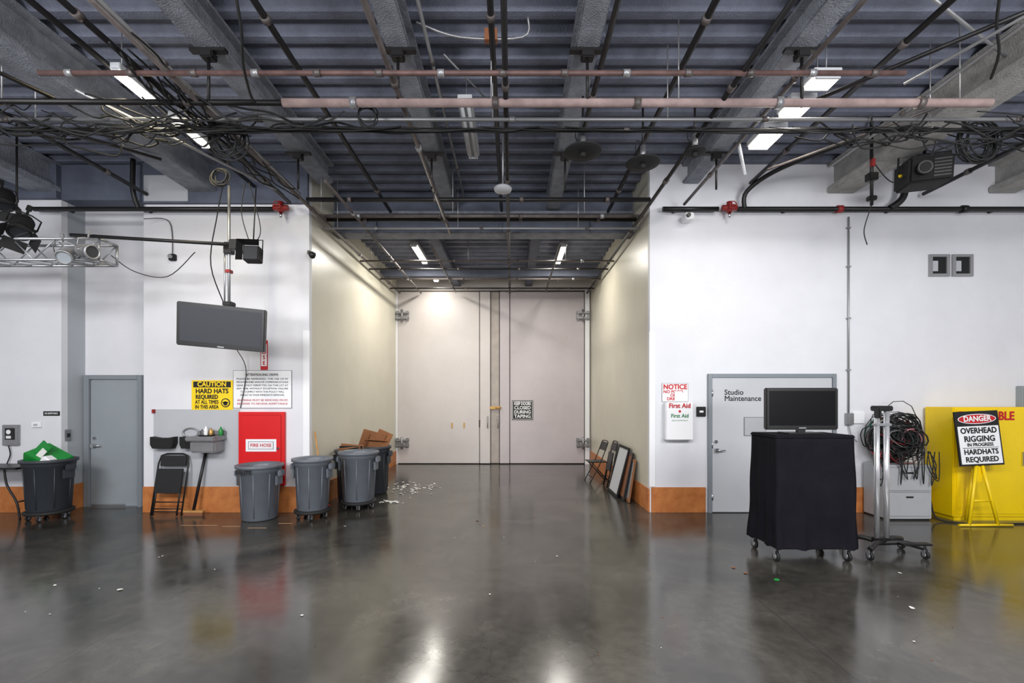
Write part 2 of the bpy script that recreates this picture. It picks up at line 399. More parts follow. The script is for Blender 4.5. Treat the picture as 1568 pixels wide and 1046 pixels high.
b.box(-4.06, -3.67, WY-.064, WY-.062, .985, 1.105, m_edge); b.box(-4.05, -3.68, WY-.066, WY-.064, .993, 1.097, m_sign)
b.text('FIRE HOSE', -3.865, WY-.067, 1.045, .07, m_tred, bold=.02, wid=.32)
b.cyl((-3.6, WY-.056, 1.0), (-3.6, WY-.075, 1.0), .018, m_chrome)
b.done()
b = B('wall_patch_panel'); b.box(-5.56, -4.225, WY-.008, WY, .4, 1.6, m_patch); b.done()
b = B('drinking_fountain')
b.box(-4.86, -4.42, 6.78, 7.09, 1.13, 1.20, m_steel, bev=.015); b.box(-4.83, -4.45, 6.84, 7.09, .95, 1.13, m_steel, bev=.02)
b.box(-4.86, -4.42, 7.05, 7.09, 1.2, 1.27, m_steel, bev=.01)
b.lathe([(.0, .0), (.1, .005), (.12, .015)], (-4.62, 6.92, 1.2), m_black, 20)
b.tube([(-4.75, 6.98, 1.2), (-4.75, 6.98, 1.27), (-4.71, 6.95, 1.29)], .01, m_chrome)
b.done()
for x, h, mm in ((-4.70, .14, m_sign), (-4.62, .11, m_brass), (-4.47, .13, m_green)):
    b = B('bottle'); b.lathe([(0, 0), (.026, 0), (.03, .01), (.03, h*.65), (.012, h*.85), (.012, h), (0, h)], (x, 7.02, 1.201), mm, 12)
    b.done()
for x0, w in ((-5.53, .35), (-5.08, .28)):
    b = B('wall_mounted_bag')
    pts = [(0, 1.18), (.3, 1.16), (.7, 1.16), (1, 1.18), (1, 1.08), (.9, 1.0), (.1, 1.0), (0, 1.06)]
    fr = [b.bm.verts.new((x0+u*w, 6.98, z)) for u, z in pts]; bk = [b.bm.verts.new((x0+u*w, 7.09, z)) for u, z in pts]
    b.face(fr, m_blackm); b.face(bk[::-1], m_blackm)
    for i in range(8): b.face([fr[i], bk[i], bk[(i+1) % 8], fr[(i+1) % 8]], m_blackm)
    b.done()
b = B('hanging_wire_loop'); b.tube([(-4.97+.12*math.cos(a), 7.07, 1.24+.07*math.sin(a)) for a in [2*math.pi*k/20 for k in range(20)]], .012, m_cond, closed=True); b.done()
b = B('push_broom')
b.tube([(-4.72, 7.07, 1.0), (-4.83, 6.93, .06)], .022, m_pipeb); b.box(-4.96, -4.66, 6.88, 6.96, .045, .075, m_wood, bev=.005)
b.box(-4.95, -4.67, 6.89, 6.95, 0, .045, m_dull); b.done()

# left small fittings
b = B('wall_outlet_box'); b.box(-7.88, -7.63, WY-.04, WY, 1.04, 1.36, m_steel, bev=.006); b.box(-7.83, -7.68, WY-.046, WY-.04, 1.13, 1.31, m_black, bev=.004)
b.cyl((-7.77, WY-.046, 1.25), (-7.77, WY-.05, 1.25), .035, m_sign); b.box(-7.8, -7.73, WY-.055, WY-.046, 1.15, 1.19, m_sign)
b.tube(spline([(-7.77, WY-.045, 1.04), (-7.76, WY-.03, .9), (-7.8, WY-.04, .76)]), .008, m_rubber); b.done()
b = B('room_name_plate'); b.box(-7.27, -7.02, WY-.01, WY, 1.50, 1.57, m_black); b.text('NO ADMITTANCE', -7.145, WY-.012, 1.535, .04, m_twht, bold=.01, wid=.2); b.done()
b = B('thermostat'); b.box(-7.44, -7.3, WY-.03, WY, 1.32, 1.4, m_sign, bev=.006); b.box(-7.4, -7.34, WY-.033, WY-.03, 1.345, 1.375, m_greyw); b.done()
b = B('light_switch'); b.box(-6.999, -6.985, 7.15, 7.25, 1.1, 1.28, m_steel, bev=.003); b.box(-6.985, -6.975, 7.18, 7.22, 1.16, 1.22, m_black); b.done()
b = B('fire_alarm_call_point'); b.box(-5.57, -5.53, WY-.04, WY, 1.54, 1.60, m_redm, bev=.005); b.done()

# right
b = B('notice_sign'); b.box(2.325, 2.735, WY-.008, WY, 1.715, 2.005, m_edge); b.box(2.331, 2.729, WY-.011, WY-.008, 1.721, 1.999, m_sign)
b.text('NOTICE', 2.53, WY-.013, 1.945, .105, m_tred, bold=.04, wid=.36)
for i, t in enumerate(('NO FOOD', 'OR', 'DRINK')): b.text(t, 2.50, WY-.013, 1.87-.055*i, .065, m_tred, bold=.035)
b.box(2.52, 2.64, WY-.019, WY-.016, 1.74, 1.88, m_sign); b.done()
b = B('first_aid_cabinet'); b.box(2.35, 2.77, WY-.12, WY, 1.13, 1.71, m_sign, bev=.012)
b.box(2.36, 2.76, WY-.125, WY-.12, 1.14, 1.60, m_sign, bev=.004)
b.text('First Aid', 2.56, WY-.127, 1.655, .1, m_tred, bold=.025, wid=.32); b.text('First Aid', 2.56, WY-.127, 1.5, .08, m_tgrn, bold=.025, wid=.26)
b.text('ANSI COMPLIANT', 2.56, WY-.127, 1.43, .03, m_tgrn, bold=.0, wid=.25)
b.cyl((2.56, WY-.125, 1.57), (2.56, WY-.128, 1.57), .02, m_tred); b.done()
b = B('card_reader'); b.box(2.86, 3.0, WY-.03, WY, 1.49, 1.64, m_black, bev=.005); b.box(2.9, 2.96, WY-.033, WY-.03, 1.55, 1.58, m_sign); b.done()
b = B('wall_conduit'); b.cyl((5.21, WY-.025, 1.54), (5.21, WY-.025, 4.58), .012, m_cond)
b.box(5.16, 5.27, WY-.06, WY, 1.36, 1.54, m_steel, bev=.005); b.box(5.27, 5.46, WY-.03, WY, 1.38, 1.56, m_sign, bev=.005)
b.tube(spline([(5.21, WY-.03, 1.36), (5.24, WY-.04, 1.2), (5.32, WY-.05, 1.1)]), .008, m_cond)
for z in (2.2, 3.0, 3.8, 4.4): b.box(5.18, 5.24, WY-.04, WY, z, z+.02, m_cond)
b.done()
b = B('wall_vent')
for x0 in (6.46, 6.82):
    b.box(x0, x0+.32, WY-.03, WY-.001, 3.66, 3.70, m_cond); b.box(x0, x0+.32, WY-.03, WY-.001, 3.96, 4.0, m_cond)
    b.box(x0, x0+.05, WY-.03, WY-.001, 3.7, 3.96, m_cond); b.box(x0+.27, x0+.32, WY-.03, WY-.001, 3.7, 3.96, m_cond)
    b.box(x0+.05, x0+.27, WY-.012, WY-.001, 3.7, 3.96, m_black)
    b.box(x0+.06, x0+.14, WY-.02, WY-.012, 3.74, 3.9, m_patch)
b.done()
b = B('electrical_panel'); b.box(7.82, 8.5, WY-.08, WY, 1.25, 1.96, m_gdoor, bev=.006); b.box(7.86, 8.46, WY-.086, WY-.08, 1.29, 1.92, m_gdoor, bev=.003); b.done()

# ------------------------------------------------------------------ bins
def bin_(x, y, dolly=False, r=.30, h=.78, mat=m_bin, label=None, fill=None, lift=.0):
    b = B('trash_can'); z = .13 if dolly else 0
    rb = r*.8; n = 8
    prof = [(0, z), (rb-.02, z), (rb, z+.02)]
    prof += [(rb+(r-.02-rb)*.86, z+h*.86), (r-.01, z+h*.87), (r-.005, z+h*.93), (r, z+h*.94), (r+.02, z+h*.95), (r+.022, z+h), (r-.01, z+h+.004), (r-.025, z+h*.95)]
    prof += [(r-.04, z+h*.85)]
    b.lathe(prof, (x, y, 0), mat, 40)
    b.lathe([(r-.04, z+h*.85), (rb-.03, z+.05), (0, z+.05)], (x, y, 0), m_liner, 40)
    for s in (-1, 1):   # handles
        b.box(x+s*(r-.01), x+s*(r+.045), y-.07, y+.07, z+h*.78, z+h*.9, mat, bev=.015)
        b.box(x+s*(r-.03), x+s*(r+.0), y-.09, y+.09, z+h*.62, z+h*.8, mat, bev=.01)
    for k in range(8):
        a = 2*math.pi*k/8+.2
        p0 = (x+(rb+.002)*math.cos(a), y+(rb+.002)*math.sin(a), z+.05); rt = rb+(r-.02-rb)*.86
        p1 = (x+rt*math.cos(a), y+rt*math.sin(a), z+h*.85); b.tube([p0, p1], .008, mat, 6)
    if label: b.text(label, x-.06, y-r-.012, z+h*.9, .075, m_blackm, bold=.03)
    if dolly:
        b.lathe([(0, .095), (rb+.03, .095), (rb+.04, .105), (rb+.04, .135), (rb+.01, .14), (0, .14)], (x, y, 0), m_rubber, 32)
        for k in range(5):
            a = 2*math.pi*k/5-math.pi/2+.3; cx, cy = x+(rb-.02)*math.cos(a), y+(rb-.02)*math.sin(a)
            b.cyl((cx-.014, cy, .035), (cx+.014, cy, .035), .035, m_rubber); b.cyl((cx-.017, cy, .035), (cx+.017, cy, .035), .018, m_alu)
            b.box(cx-.022, cx-.017, cy-.015, cy+.015, .03, .095, m_alu); b.box(cx+.017, cx+.022, cy-.015, cy+.015, .03, .095, m_alu)
            b.box(cx-.022, cx+.022, cy-.02, cy+.02, .085, .096, m_alu)
    if fill: fill(b, x, y, z+h, r)
    return b.done()
def fill_green(b, x, y, z, r):
    T = Matrix.Translation((x-.02, y, z-.02)) @ Matrix.Rotation(.5, 4, 'Y') @ Matrix.Rotation(.4, 4, 'X')
    b.box(-.2, .22, -.17, .17, -.14, .12, m_green, bev=.01, T=T)
    T = Matrix.Translation((x-.06, y-.1, z+.08)) @ Matrix.Rotation(-.8, 4, 'Y')
    b.box(-.2, .2, -.01, .005, -.08, .08, m_green, T=T)
    T = Matrix.Translation((x+.0, y-.14, z+.06)) @ Matrix.Rotation(-.8, 4, 'Y'); b.box(-.12, .12, -.01, 0, -.04, .04, m_litter, T=T)
    T = Matrix.Translation((x+.12, y-.12, z+.0)) @ Matrix.Rotation(.6, 4, 'Y'); b.box(-.07, .07, -.07, .07, -.1, .04, m_sign, bev=.02, T=T)
def fill_card(b, x, y, z, r):
    for (dx, dy, rz, rx, w, hh) in ((-.06, -.02, .3, .3, .42, .46), (.1, .08, -.4, -.3, .36, .44), (0, .05, .1, 1.2, .4, .3), (-.1, .0, 1.3, .35, .3, .3)):
        T = Matrix.Translation((x+dx, y+dy, z+.06)) @ Matrix.Rotation(rz, 4, 'Z') @ Matrix.Rotation(rx, 4, 'X') @ Matrix.Rotation(.3, 4, 'Y')
        b.box(-w/2, w/2, -.004, .004, -hh/2, hh/2, m_card, T=T)
def fill_wood(b, x, y, z, r):
    for k in range(4):
        T = Matrix.Translation((x, y-.1+.06*k, z-.03)) @ Matrix.Rotation(-.25+.12*k, 4, 'Z') @ Matrix.Rotation(.1*k-.2, 4, 'Y')
        b.box(-.19, .19, -.03, .03, -.1, .05+.02*k, m_card if k % 2 else m_black, T=T)
bin_(-6.8, 6.72, True, .30, .75, m_bind, fill=fill_green)
bin_(-3.72, 6.74, False, .30, .80, m_bin, 'BRUTE')
bin_(-2.95, 6.76, True, .265, .76)
bin_(-2.47, 7.36, True, .295, .79, fill=None)
bin_(-2.82, 7.98, False, .25, .88, m_bind, fill=fill_wood)
bin_(-2.58, 8.6, False, .28, .88, m_bind, fill=fill_card)
b = B('broom'); b.tube([(-3.03, 7.42, .02), (-3.08, 7.14, 1.25)], .014, m_wood); b.box(-3.11, -2.95, 7.40, 7.44, 0, .05, m_redm, bev=.01); b.done()

# folding table far left
b = B('folding_table'); b.box(-8.6, -7.17, 6.6, 7.05, .735, .765, m_black, bev=.006)
for y in (6.68, 6.97):
    b.tube(spline([(-7.42, y, .735), (-7.38, y, .5), (-7.24, y, .25), (-7.19, y, .0)]), .014, m_pipeb)
    b.tube(spline([(-8.35, y, .735), (-8.4, y, .5), (-8.5, y, .25), (-8.52, y, .0)]), .014, m_pipeb)
b.cyl((-7.24, 6.68, .25), (-7.24, 6.97, .25), .012, m_pipeb); b.cyl((-8.5, 6.68, .25), (-8.5, 6.97, .25), .012, m_pipeb)
b.done()

# ------------------------------------------------------------------ chairs
def chair_open(loc, rz):
    b = B('folding_chair'); r = .011
    for s in (-.21, .21):
        b.tube(spline([(s, -.2, 0), (s, .02, .42), (s*.98, .18, .82)], 4), r, m_pipeb)
        b.tube([(s*.9, .24, 0), (s*.9, -.16, .44)], r, m_pipeb)
    b.tube(spline([(-.206, .18, .82), (-.15, .2, .87), (.15, .2, .87), (.206, .18, .82)], 4), r, m_pipeb)
    b.cyl((-.19, .17, .1), (.19, .17, .1), r*.8, m_pipeb); b.cyl((-.21, -.14, .12), (.21, -.14, .12), r*.8, m_pipeb)
    b.box(-.2, .2, -.2, .19, .43, .45, m_black, bev=.008)
    T = Matrix.Translation((0, .165, .76)) @ Matrix.Rotation(-.35, 4, 'X'); b.box(-.205, .205, -.008, .008, -.09, .09, m_black, bev=.006, T=T)
    return b.done(loc=loc, rot=(0, 0, rz))
def chair_folded(loc, rot):
    b = B('folding_chair'); r = .012
    fr = [(-.23, 0, 0), (-.23, 0, .78), (-.2, 0, .9), (-.12, 0, .93), (.12, 0, .93), (.2, 0, .9), (.23, 0, .78), (.23, 0, 0)]
    b.tube(fr, r, m_pipeb)
    b.tube([(-.18, -.03, 0), (-.18, -.03, .55)], r, m_pipeb); b.tube([(.18, -.03, 0), (.18, -.03, .55)], r, m_pipeb)
    for z in (.1, .2): b.cyl((-.22, 0, z), (.22, 0, z), .009, m_pipeb)
    b.cyl((-.18, -.03, .06), (.18, -.03, .06), .009, m_pipeb)
    b.box(-.2, .2, -.05, -.03, .33, .70, m_black, bev=.008)
    b.box(-.2, .2, -.012, .012, .74, .9, m_black, bev=.008)
    return b.done(loc=loc, rot=rot)
chair_folded((-5.2, 6.87, .005), (-.2, 0, 0))
chair_open((1.80, 9.75, 0), -math.pi/2+.1)
chair_folded((1.89, 9.15, .005), (-.2, 0, -math.pi/2))
def lean(name, y0, y1, h, foot, mfr, min_):
    b = B(name); xw = 2.10; ang = math.atan2(xw-foot, h); L = math.hypot(xw-foot, h)
    T = Matrix.Translation((foot, 0, .005)) @ Matrix.Rotation(ang, 4, 'Y')
    w = .045
    b.box(-.025, 0, y0, y0+w, 0, L, mfr, T=T); b.box(-.025, 0, y1-w, y1, 0, L, mfr, T=T)
    b.box(-.025, 0, y0+w, y1-w, 0, w, mfr, T=T); b.box(-.025, 0, y0+w, y1-w, L-w, L, mfr, T=T)
    b.box(-.012, -.004, y0+w, y1-w, w, L-w, min_, T=T)
    b.done()
lean('leaning_picture_frame', 7.72, 8.35, .72, 1.99, m_card, m_fix)
lean('leaning_picture_frame', 7.85, 8.6, .82, 1.93, m_black, m_dull)
lean('leaning_picture_frame', 8.1, 8.85, .88, 1.87, m_blackm, m_fix)

# ------------------------------------------------------------------ TV cart with cloth
b = B('draped_av_cart')
X0, X1, Y0, Y1, ZT, ZBt = 2.84, 3.68, 4.92, 5.42, 1.355, .14
def ring(z, t):
    pts = []; ns = 22
    cs = [(X0, Y0), (X1, Y0), (X1, Y1), (X0, Y1)]
    for i in range(4):
        (ax, ay), (bx, by) = cs[i], cs[(i+1) % 4]
        nx, ny = (by-ay), -(bx-ax); l = math.hypot(nx, ny); nx /= l; ny /= l
        for k in range(ns):
            u = k/ns; edge = min(u, 1-u)*2
            o = t*.018*math.sin(u*19+i*2+t*1.5)+t*.012*math.sin(u*41+i)+.012*math.sin(z*9+u*3)*t
            fl = t*.02*(1-edge)**3
            pts.append((ax+(bx-ax)*u+nx*o+(fl if (ax+(bx-ax)*u) > (X0+X1)/2 else -fl), ay+(by-ay)*u+ny*o+(fl if (ay+(by-ay)*u) > (Y0+Y1)/2 else -fl), z+(0.012*math.sin(u*12+i) if t > .99 else 0)))
    return pts
rings = []
N = 18
for k in range(N+1):
    t = k/N; rings.append([b.bm.verts.new(p) for p in ring(ZT-(ZT-ZBt)*t, t)])
for A, C in zip(rings, rings[1:]):
    n = len(A)
    for k in range(n): b.face([A[k], A[(k+1) % n], C[(k+1) % n], C[k]][::-1], m_cloth, True)
b.face(rings[0], m_cloth)
b.box(X0-.012, X1+.012, Y0-.012, Y1+.012, ZT-.03, ZT+.012, m_cloth, bev=.012)
b.box(X0+.02, X1-.02, Y0+.02, Y1-.02, .13, .17, m_black)
for cx in (X0+.02, X1-.05):
    for cy in (Y0+.03, Y1-.03):
        b.cyl((cx-.015, cy, .055), (cx+.015, cy, .055), .055, m_rubber); b.cyl((cx-.02, cy, .055), (cx+.02, cy, .055), .03, m_alu)
        b.box(cx-.028, cx-.02, cy-.02, cy+.02, .05, .13, m_alu); b.box(cx+.02, cx+.028, cy-.02, cy+.02, .05, .13, m_alu)
b.done()
def tv(b, w, h, scr, d=.06, bz=.035):
    b.box(-w/2, w/2, -d/2, d/2, -h/2, h/2, m_black, bev=.012)
    b.box(-w/2+bz, w/2-bz, -d/2-.002, -d/2, -h/2+bz*1.4, h/2-bz, scr)
    b.box(-w/2+.1, w/2-.1, d/2, d/2+.04, -h/2+.08, h/2-.08, m_blackm, bev=.01)
    b.box(-.04, .04, -d/2-.003, -d/2, -h/2+.015, -h/2+.028, m_alu)
b = B('flat_screen_tv'); tv(b, .81, .47, m_screen2)
b.box(-.04, .04, -.02, .03, -.27, -.22, m_black); b.box(-.2, .2, -.11, .12, -.278, -.262, m_black, bev=.006)
b.done(loc=(3.24, 5.13, 1.647))
# ceiling hung TV
b = B('ceiling_hung_tv'); tv(b, 1.06, .56, m_screen, .08, .045)
b.box(-.12, .12, .08, .12, -.12, .12, m_steel)
b.done(loc=(-3.80, 6.0, 2.70), rot=Euler((math.radians(8), math.radians(4.5), math.radians(10)), 'XYZ'))
b = B('tv_hanger_pole')
b.cyl((-3.80, 6.14, 2.75), (-3.80, 6.14, 4.62), .018, m_alu); b.cyl((-3.86, 6.14, 3.02), (-3.86, 6.14, 3.8), .010, m_alu)
b.box(-3.86, -3.74, 6.10, 6.18, 3.7, 3.86, m_pipeb, bev=.01); b.box(-3.83, -3.77, 6.10, 6.18, 3.45, 3.49, m_redm)
b.box(-3.86, -3.74, 6.08, 6.2, 3.0, 3.06, m_pipeb, bev=.01); b.done()

# rolling chrome stand
b = B('rolling_equipment_stand')
for x in (4.15, 4.26): b.cyl((x, 5.2, .13), (x, 5.2, 1.62), .027, m_post)
b.box(4.10, 4.31, 5.16, 5.24, 1.62, 1.68, m_black, bev=.01); b.box(4.12, 4.30, 5.16, 5.25, .12, .18, m_black, bev=.01); b.box(4.12, 4.30, 5.17, 5.24, 1.45, 1.48, m_alu, bev=.005)
b.box(4.095, 4.13, 5.1, 5.18, 1.54, 1.66, m_black, bev=.008)
hub = Vector((4.2, 5.2, .12))
for ex, ey in ((3.90, 4.98), (4.54, 5.02), (4.58, 5.38), (3.94, 5.45)):
    b.tube(spline([hub, hub.lerp(Vector((ex, ey, .14)), .5)+Vector((0, 0, .02)), (ex, ey, .115)], 4), .028, m_pipeb)
    b.cyl((ex-.014, ey, .045), (ex+.014, ey, .045), .045, m_rubber); b.cyl((ex-.02, ey, .045), (ex+.02, ey, .045), .022, m_alu)
    b.box(ex-.025, ex-.018, ey-.018, ey+.018, .04, .11, m_alu); b.box(ex+.018, ex+.025, ey-.018, ey+.018, .04, .11, m_alu)
b.box(4.3, 4.62, 5.02, 5.1, .14, .16, m_black); b.done()

# grey cabinet with cable heap
b = B('grey_steel_cabinet'); b.box(5.42, 6.08, 6.62, 7.05, .02, .8, m_cab, bev=.008); b.box(5.45, 6.05, 6.612, 6.62, .43, .77, m_cab, bev=.004); b.box(5.45, 6.05, 6.612, 6.62, .06, .41, m_cab, bev=.004)
b.box(5.70, 5.80, 6.6, 6.612, .68, .70, m_black); b.box(5.70, 5.80, 6.6, 6.612, .33, .35, m_black); b.box(5.44, 6.06, 6.64, 7.03, 0, .02, m_black); b.done()
b = B('cable_heap')
for k in range(120):
    cx = 5.72+R.gauss(0, .10); cz = 1.17+R.gauss(0, .09); cy = R.uniform(6.68, 6.98)
    a, c = R.uniform(.10, .32), R.uniform(.10, .32); ph = R.uniform(0, 6)
    pts = []
    for j in range(14):
        t = 2*math.pi*j/14
        x = cx+a*math.cos(t)+.02*math.sin(3*t+ph); z = cz+c*math.sin(t)+.03*math.sin(2*t+ph); y = cy+.08*math.sin(t+ph)
        pts.append((min(max(x, 5.2), 6.16), min(max(y, 6.55), 7.04), max(z, .815)))
    b.tube(pts, R.choice((.006, .008, .011)), R.choice(cable_cols), 6, closed=True)
for k in range(14):
    x = R.uniform(5.2, 6.2); b.tube(spline([(x, 6.62, 1.0), (x+R.uniform(-.08, .08), 6.56, .8), (x+R.uniform(-.1, .1), 6.56, R.uniform(.5, .75)), (x+R.uniform(-.05, .2), 6.57, 1.0)]), .007, R.choice(cable_cols), 6)
b.done()
b = B('floor_cable'); b.tube(spline([(6.05, 6.9, .5), (6.2, 6.8, .3), (6.12, 6.6, .05), (6.3, 6.45, .012), (6.6, 6.35, .012), (7.2, 6.4, .012), (7.9, 6.2, .012)], 8), .011, m_rubber); b.done()

# yellow cabinet
b = B('yellow_flammables_cabinet')
b.box(6.37, 8.45, 6.6, 7.06, .05, 1.64, m_yel, bev=.012); b.box(6.40, 8.42, 6.62, 7.04, 0, .05, m_yel)
b.box(6.41, 7.40, 6.588, 6.6, .1, 1.6, m_yel, bev=.004); b.box(7.42, 8.41, 6.588, 6.6, .1, 1.6, m_yel, bev=.004)
b.box(7.34, 7.38, 6.56, 6.588, .8, 1.0, m_chrome, bev=.005)
b.text('FLAMMABLE', 6.83, 6.584, 1.51, .17, m_tred, bold=.03, wid=.80)
b.done()
# danger sign on stand
b = B('danger_sign_stand')
T = Matrix.Translation((6.53, 6.4, 1.21)) @ Matrix.Rotation(math.radians(-2.5), 4, 'Y') @ Matrix.Rotation(math.radians(-5), 4, 'X')
b.box(-.31, .31, -.01, .01, -.38, .38, m_tblk, bev=.004, T=T)
b.box(-.285, .285, -.013, -.01, -.355, .17, m_sign, T=T)
t = bmesh.new(); vs = [t.verts.new((.27*math.cos(a), -.013, .27+.07*math.sin(a))) for a in [2*math.pi*k/32 for k in range(32)]]; t.faces.new(vs); b.merge(t, m_sign, T)
t = bmesh.new(); vs = [t.verts.new((.258*math.cos(a), -.015, .27+.06*math.sin(a))) for a in [2*math.pi*k/32 for k in range(32)]]; t.faces.new(vs); b.merge(t, m_tred, T)
b.text('DANGER', 0, -.018, .27, .105, m_twht, bold=.03, wid=.38, T=T)
for tx, z, s, w in (('OVERHEAD', .105, .11, .5), ('RIGGING', -.01, .11, .42), ('IN PROGRESS', -.09, .065, .36), ('HARDHATS', -.19, .1, .47), ('REQUIRED', -.295, .1, .45)):
    b.text(tx, 0, -.016, z, s, m_tblk, bold=.03, wid=w, T=T)
b.box(-.25, .25, -.015, -.013, -.135, -.128, m_tblk, T=T)
for pa, pb in (((6.48, 6.38, .84), (6.30, 6.30, .015)), ((6.56, 6.38, .84), (6.70, 6.30, .015)), ((6.52, 6.45, .84), (6.5, 6.55, .015))): b.tube([pa, pb], .02, m_yel, 8)
b.tube([(6.16, 6.3, .02), (6.9, 6.3, .02)], .018, m_yel); b.tube([(6.38, 6.33, .35), (6.64, 6.33, .35)], .014, m_yel)
b.box(6.49, 6.57, 6.39, 6.43, .6, 1.2, m_yel); b.done()

# ------------------------------------------------------------------ pipes overhead
G = 4.6
GRID = B('overhead_pipe_grid')
def pipe(name, a, b_, r, m, clamps=0, seg=10, own=False):
    b = B(name) if own else GRID
    b.cyl(a, b_, r, m, seg=seg)
    A, C = Vector(a), Vector(b_)
    for k in range(clamps):
        p = A.lerp(C, (k+.5)/clamps); d = (C-A).normalized()*.03
        b.cyl(p-d, p+d, r*1.4, m_pipeg if (k % 3 or m is m_pipeb) else m_cond, seg=seg)
    if own: b.done()
pipe('overhead_sprinkler_pipe', (-4.13, 3.99, G), (3.43, 3.99, G), .022, m_pipen, 14, own=True)
pipe('overhead_water_pipe', (-2.2, 4.39, G), (4.6, 4.39, G), .038, m_pipep, 5, own=True)
pipe('overhead_conduit', (-9, 4.65, G), (9, 4.65, G), .019, m_cond, 7, own=True)
pipe('', (-9.5, 4.36, G+.02), (-2.2, 4.39, G), .026, m_pipeb, 4)
pipe('', (-9.5, 4.75, G-.05), (9.5, 4.75, G-.05), .022, m_pipeb, 8)
pipe('', (-9.5, 2.6, G+.05), (9.5, 2.6, G+.05), .024, m_pipeb, 6)
for x, z, y0, y1, r, m, c in ((-1.08, 4.66, 1.5, 8.0, .026, m_pipeg, 6), (-.06, 4.63, 1.5, 12.3, .026, m_pipeb, 6), (.78, 4.68, 1.5, 5.0, .024, m_pipeb, 3),
        (2.02, 4.62, 1.5, 12.3, .026, m_pipeb, 6), (2.6, 4.7, 1.5, 6.9, .022, m_pipeg, 3), (-3.02, 4.62, 1.5, 12.3, .026, m_pipeg, 5),
        (-3.35, 4.72, 1.5, 6.9, .026, m_pipeb, 4), (-3.2, 4.85, 1.5, 6.9, .018, m_cond, 3), (-2.45, 4.62, 6.0, 12.3, .022, m_pipeg, 3),
        (1.66, 5.0, 1.5, 7.9, .03, m_pipeb, 4), (-2.1, 5.0, 1.5, 7.9, .03, m_pipeb, 4), (-.18, 5.02, 1.5, 7.9, .028, m_pipeb, 4), (-.82, 5.22, 1.5, 7.9, .018, m_cond, 3),
        (-3.95, 5.02, 1.5, 7.0, .028, m_pipeb, 4), (-5.6, 4.9, 1.5, 7.0, .028, m_pipeb, 4), (3.6, 5.02, 1.5, 6.9, .028, m_pipeb, 3), (4.3, 4.9, 1.5, 6.2, .016, m_cond, 2), (6.3, 4.9, 1.5, 7.0, .028, m_pipeb, 4), (.9, 4.62, 8.4, 12.2, .02, m_pipeg, 2), (-1.5, 4.62, 8.4, 12.2, .02, m_pipeg, 2)):
    pipe('', (x, y0, z), (x, y1, z), r, m, c)
for y, z, r, m in ((6.95, 4.79, .034, m_pipeb), (7.35, 4.70, .028, m_pipeg), (7.7, 4.78, .032, m_pipeb), (9.4, G, .02, m_pipeg), (9.98, G, .018, m_pipeb), (10.8, G, .02, m_pipeg), (11.7, G, .018, m_pipeb)):
    pipe('', (-3.12, y, z), (2.1, y, z), r, m, 4)
pipe('', (-3.1, 7.5, 4.56), (2.1, 7.5, 4.56), .018, m_cond, 3)
for x in (-2.9, -1.09, .72, 2.77):
    for y in (2.6, 4.37, 6.2):
        GRID.box(x-.17, x+.17, y-.03, y+.03, 5.07, 5.1, m_pipeb); GRID.box(x-.06, x+.06, y-.05, y+.05, 5.0, 5.07, m_pipeb, bev=.01)
        GRID.cyl((x, y, 4.6), (x, y, 5.05), .014, m_pipeb)
for x in (-6.5, -4.9, -.2, 1.6, 4.3, 5.9):
    for y in (2.6, 4.39, 4.7): GRID.cyl((x, y, 4.6), (x, y, 5.4), .006, m_cond)
for x in (-2.9, -.9, 1.1):
    for y in (6.95, 7.6, 9.4, 11): GRID.cyl((x, y, 4.6), (x, y, 5.38 if y < 8 else 5.06), .006, m_cond)
GRID.tube([(3.2, 3.6, 5.0), (6.0, 5.2, 5.35)], .014, m_cond); GRID.tube([(2.9, 4.6, 4.7), (5.2, 3.1, 5.1)], .02, m_pipeb)
GRID.tube([(4.3, 4.6, 4.7), (3.3, 5.9, 4.72)], .015, m_pipeg); GRID.tube([(-4.3, 4.5, 4.8), (-3.2, 6.2, 4.6)], .016, m_cond)
GRID.tube([(4.9, 2.4, 5.0), (3.6, 4.2, 4.65)], .014, m_cond); GRID.tube([(-5.8, 2.9, 5.0), (-4.4, 4.4, 4.65)], .02, m_pipeb); GRID.tube([(-6.2, 4.6, 4.95), (-4.6, 6.0, 4.9)], .02, m_pipeb)
GRID.done()
b = B('wall_pipe_run'); b.cyl((-7.3, 6.98, 4.66), (-3.65, 6.98, 4.66), .034, m_pipeb)
for x in (-6.8, -5.6, -4.4): b.box(x-.02, x+.02, 6.98, 7.09, 4.64, 4.68, m_pipeb)
b.tube(spline([(-5.7, 6.98, 4.66), (-5.72, 6.9, 4.9), (-5.72, 6.9, 5.38)], 5), .034, m_pipeb); b.done()
b = B('wall_pipe_run'); b.cyl((3.45, 6.98, 4.66), (9.9, 6.98, 4.66), .036, m_pipeb); b.cyl((2.3, 6.98, 4.66), (3.15, 6.98, 4.66), .036, m_pipeb)
for x in (5.0, 6.9): b.cyl((x-.04, 6.98, 4.66), (x+.04, 6.98, 4.66), .055, m_redm if x < 6 else m_pipeb)
for x in (2.5, 4.2, 5.8, 7.4): b.box(x-.02, x+.02, 6.98, 7.1, 4.64, 4.68, m_pipeb)
b.tube(spline([(3.55, 6.98, 4.66), (3.55, 6.9, 4.9), (3.9, 6.6, 5.1), (4.6, 6.0, 5.2)], 6), .034, m_pipeb)
b.tube(spline([(5.75, 6.95, 4.66), (5.9, 6.9, 4.8), (5.95, 6.9, 5.1), (5.95, 6.9, 5.4)], 6), .05, m_pipeb); b.done()
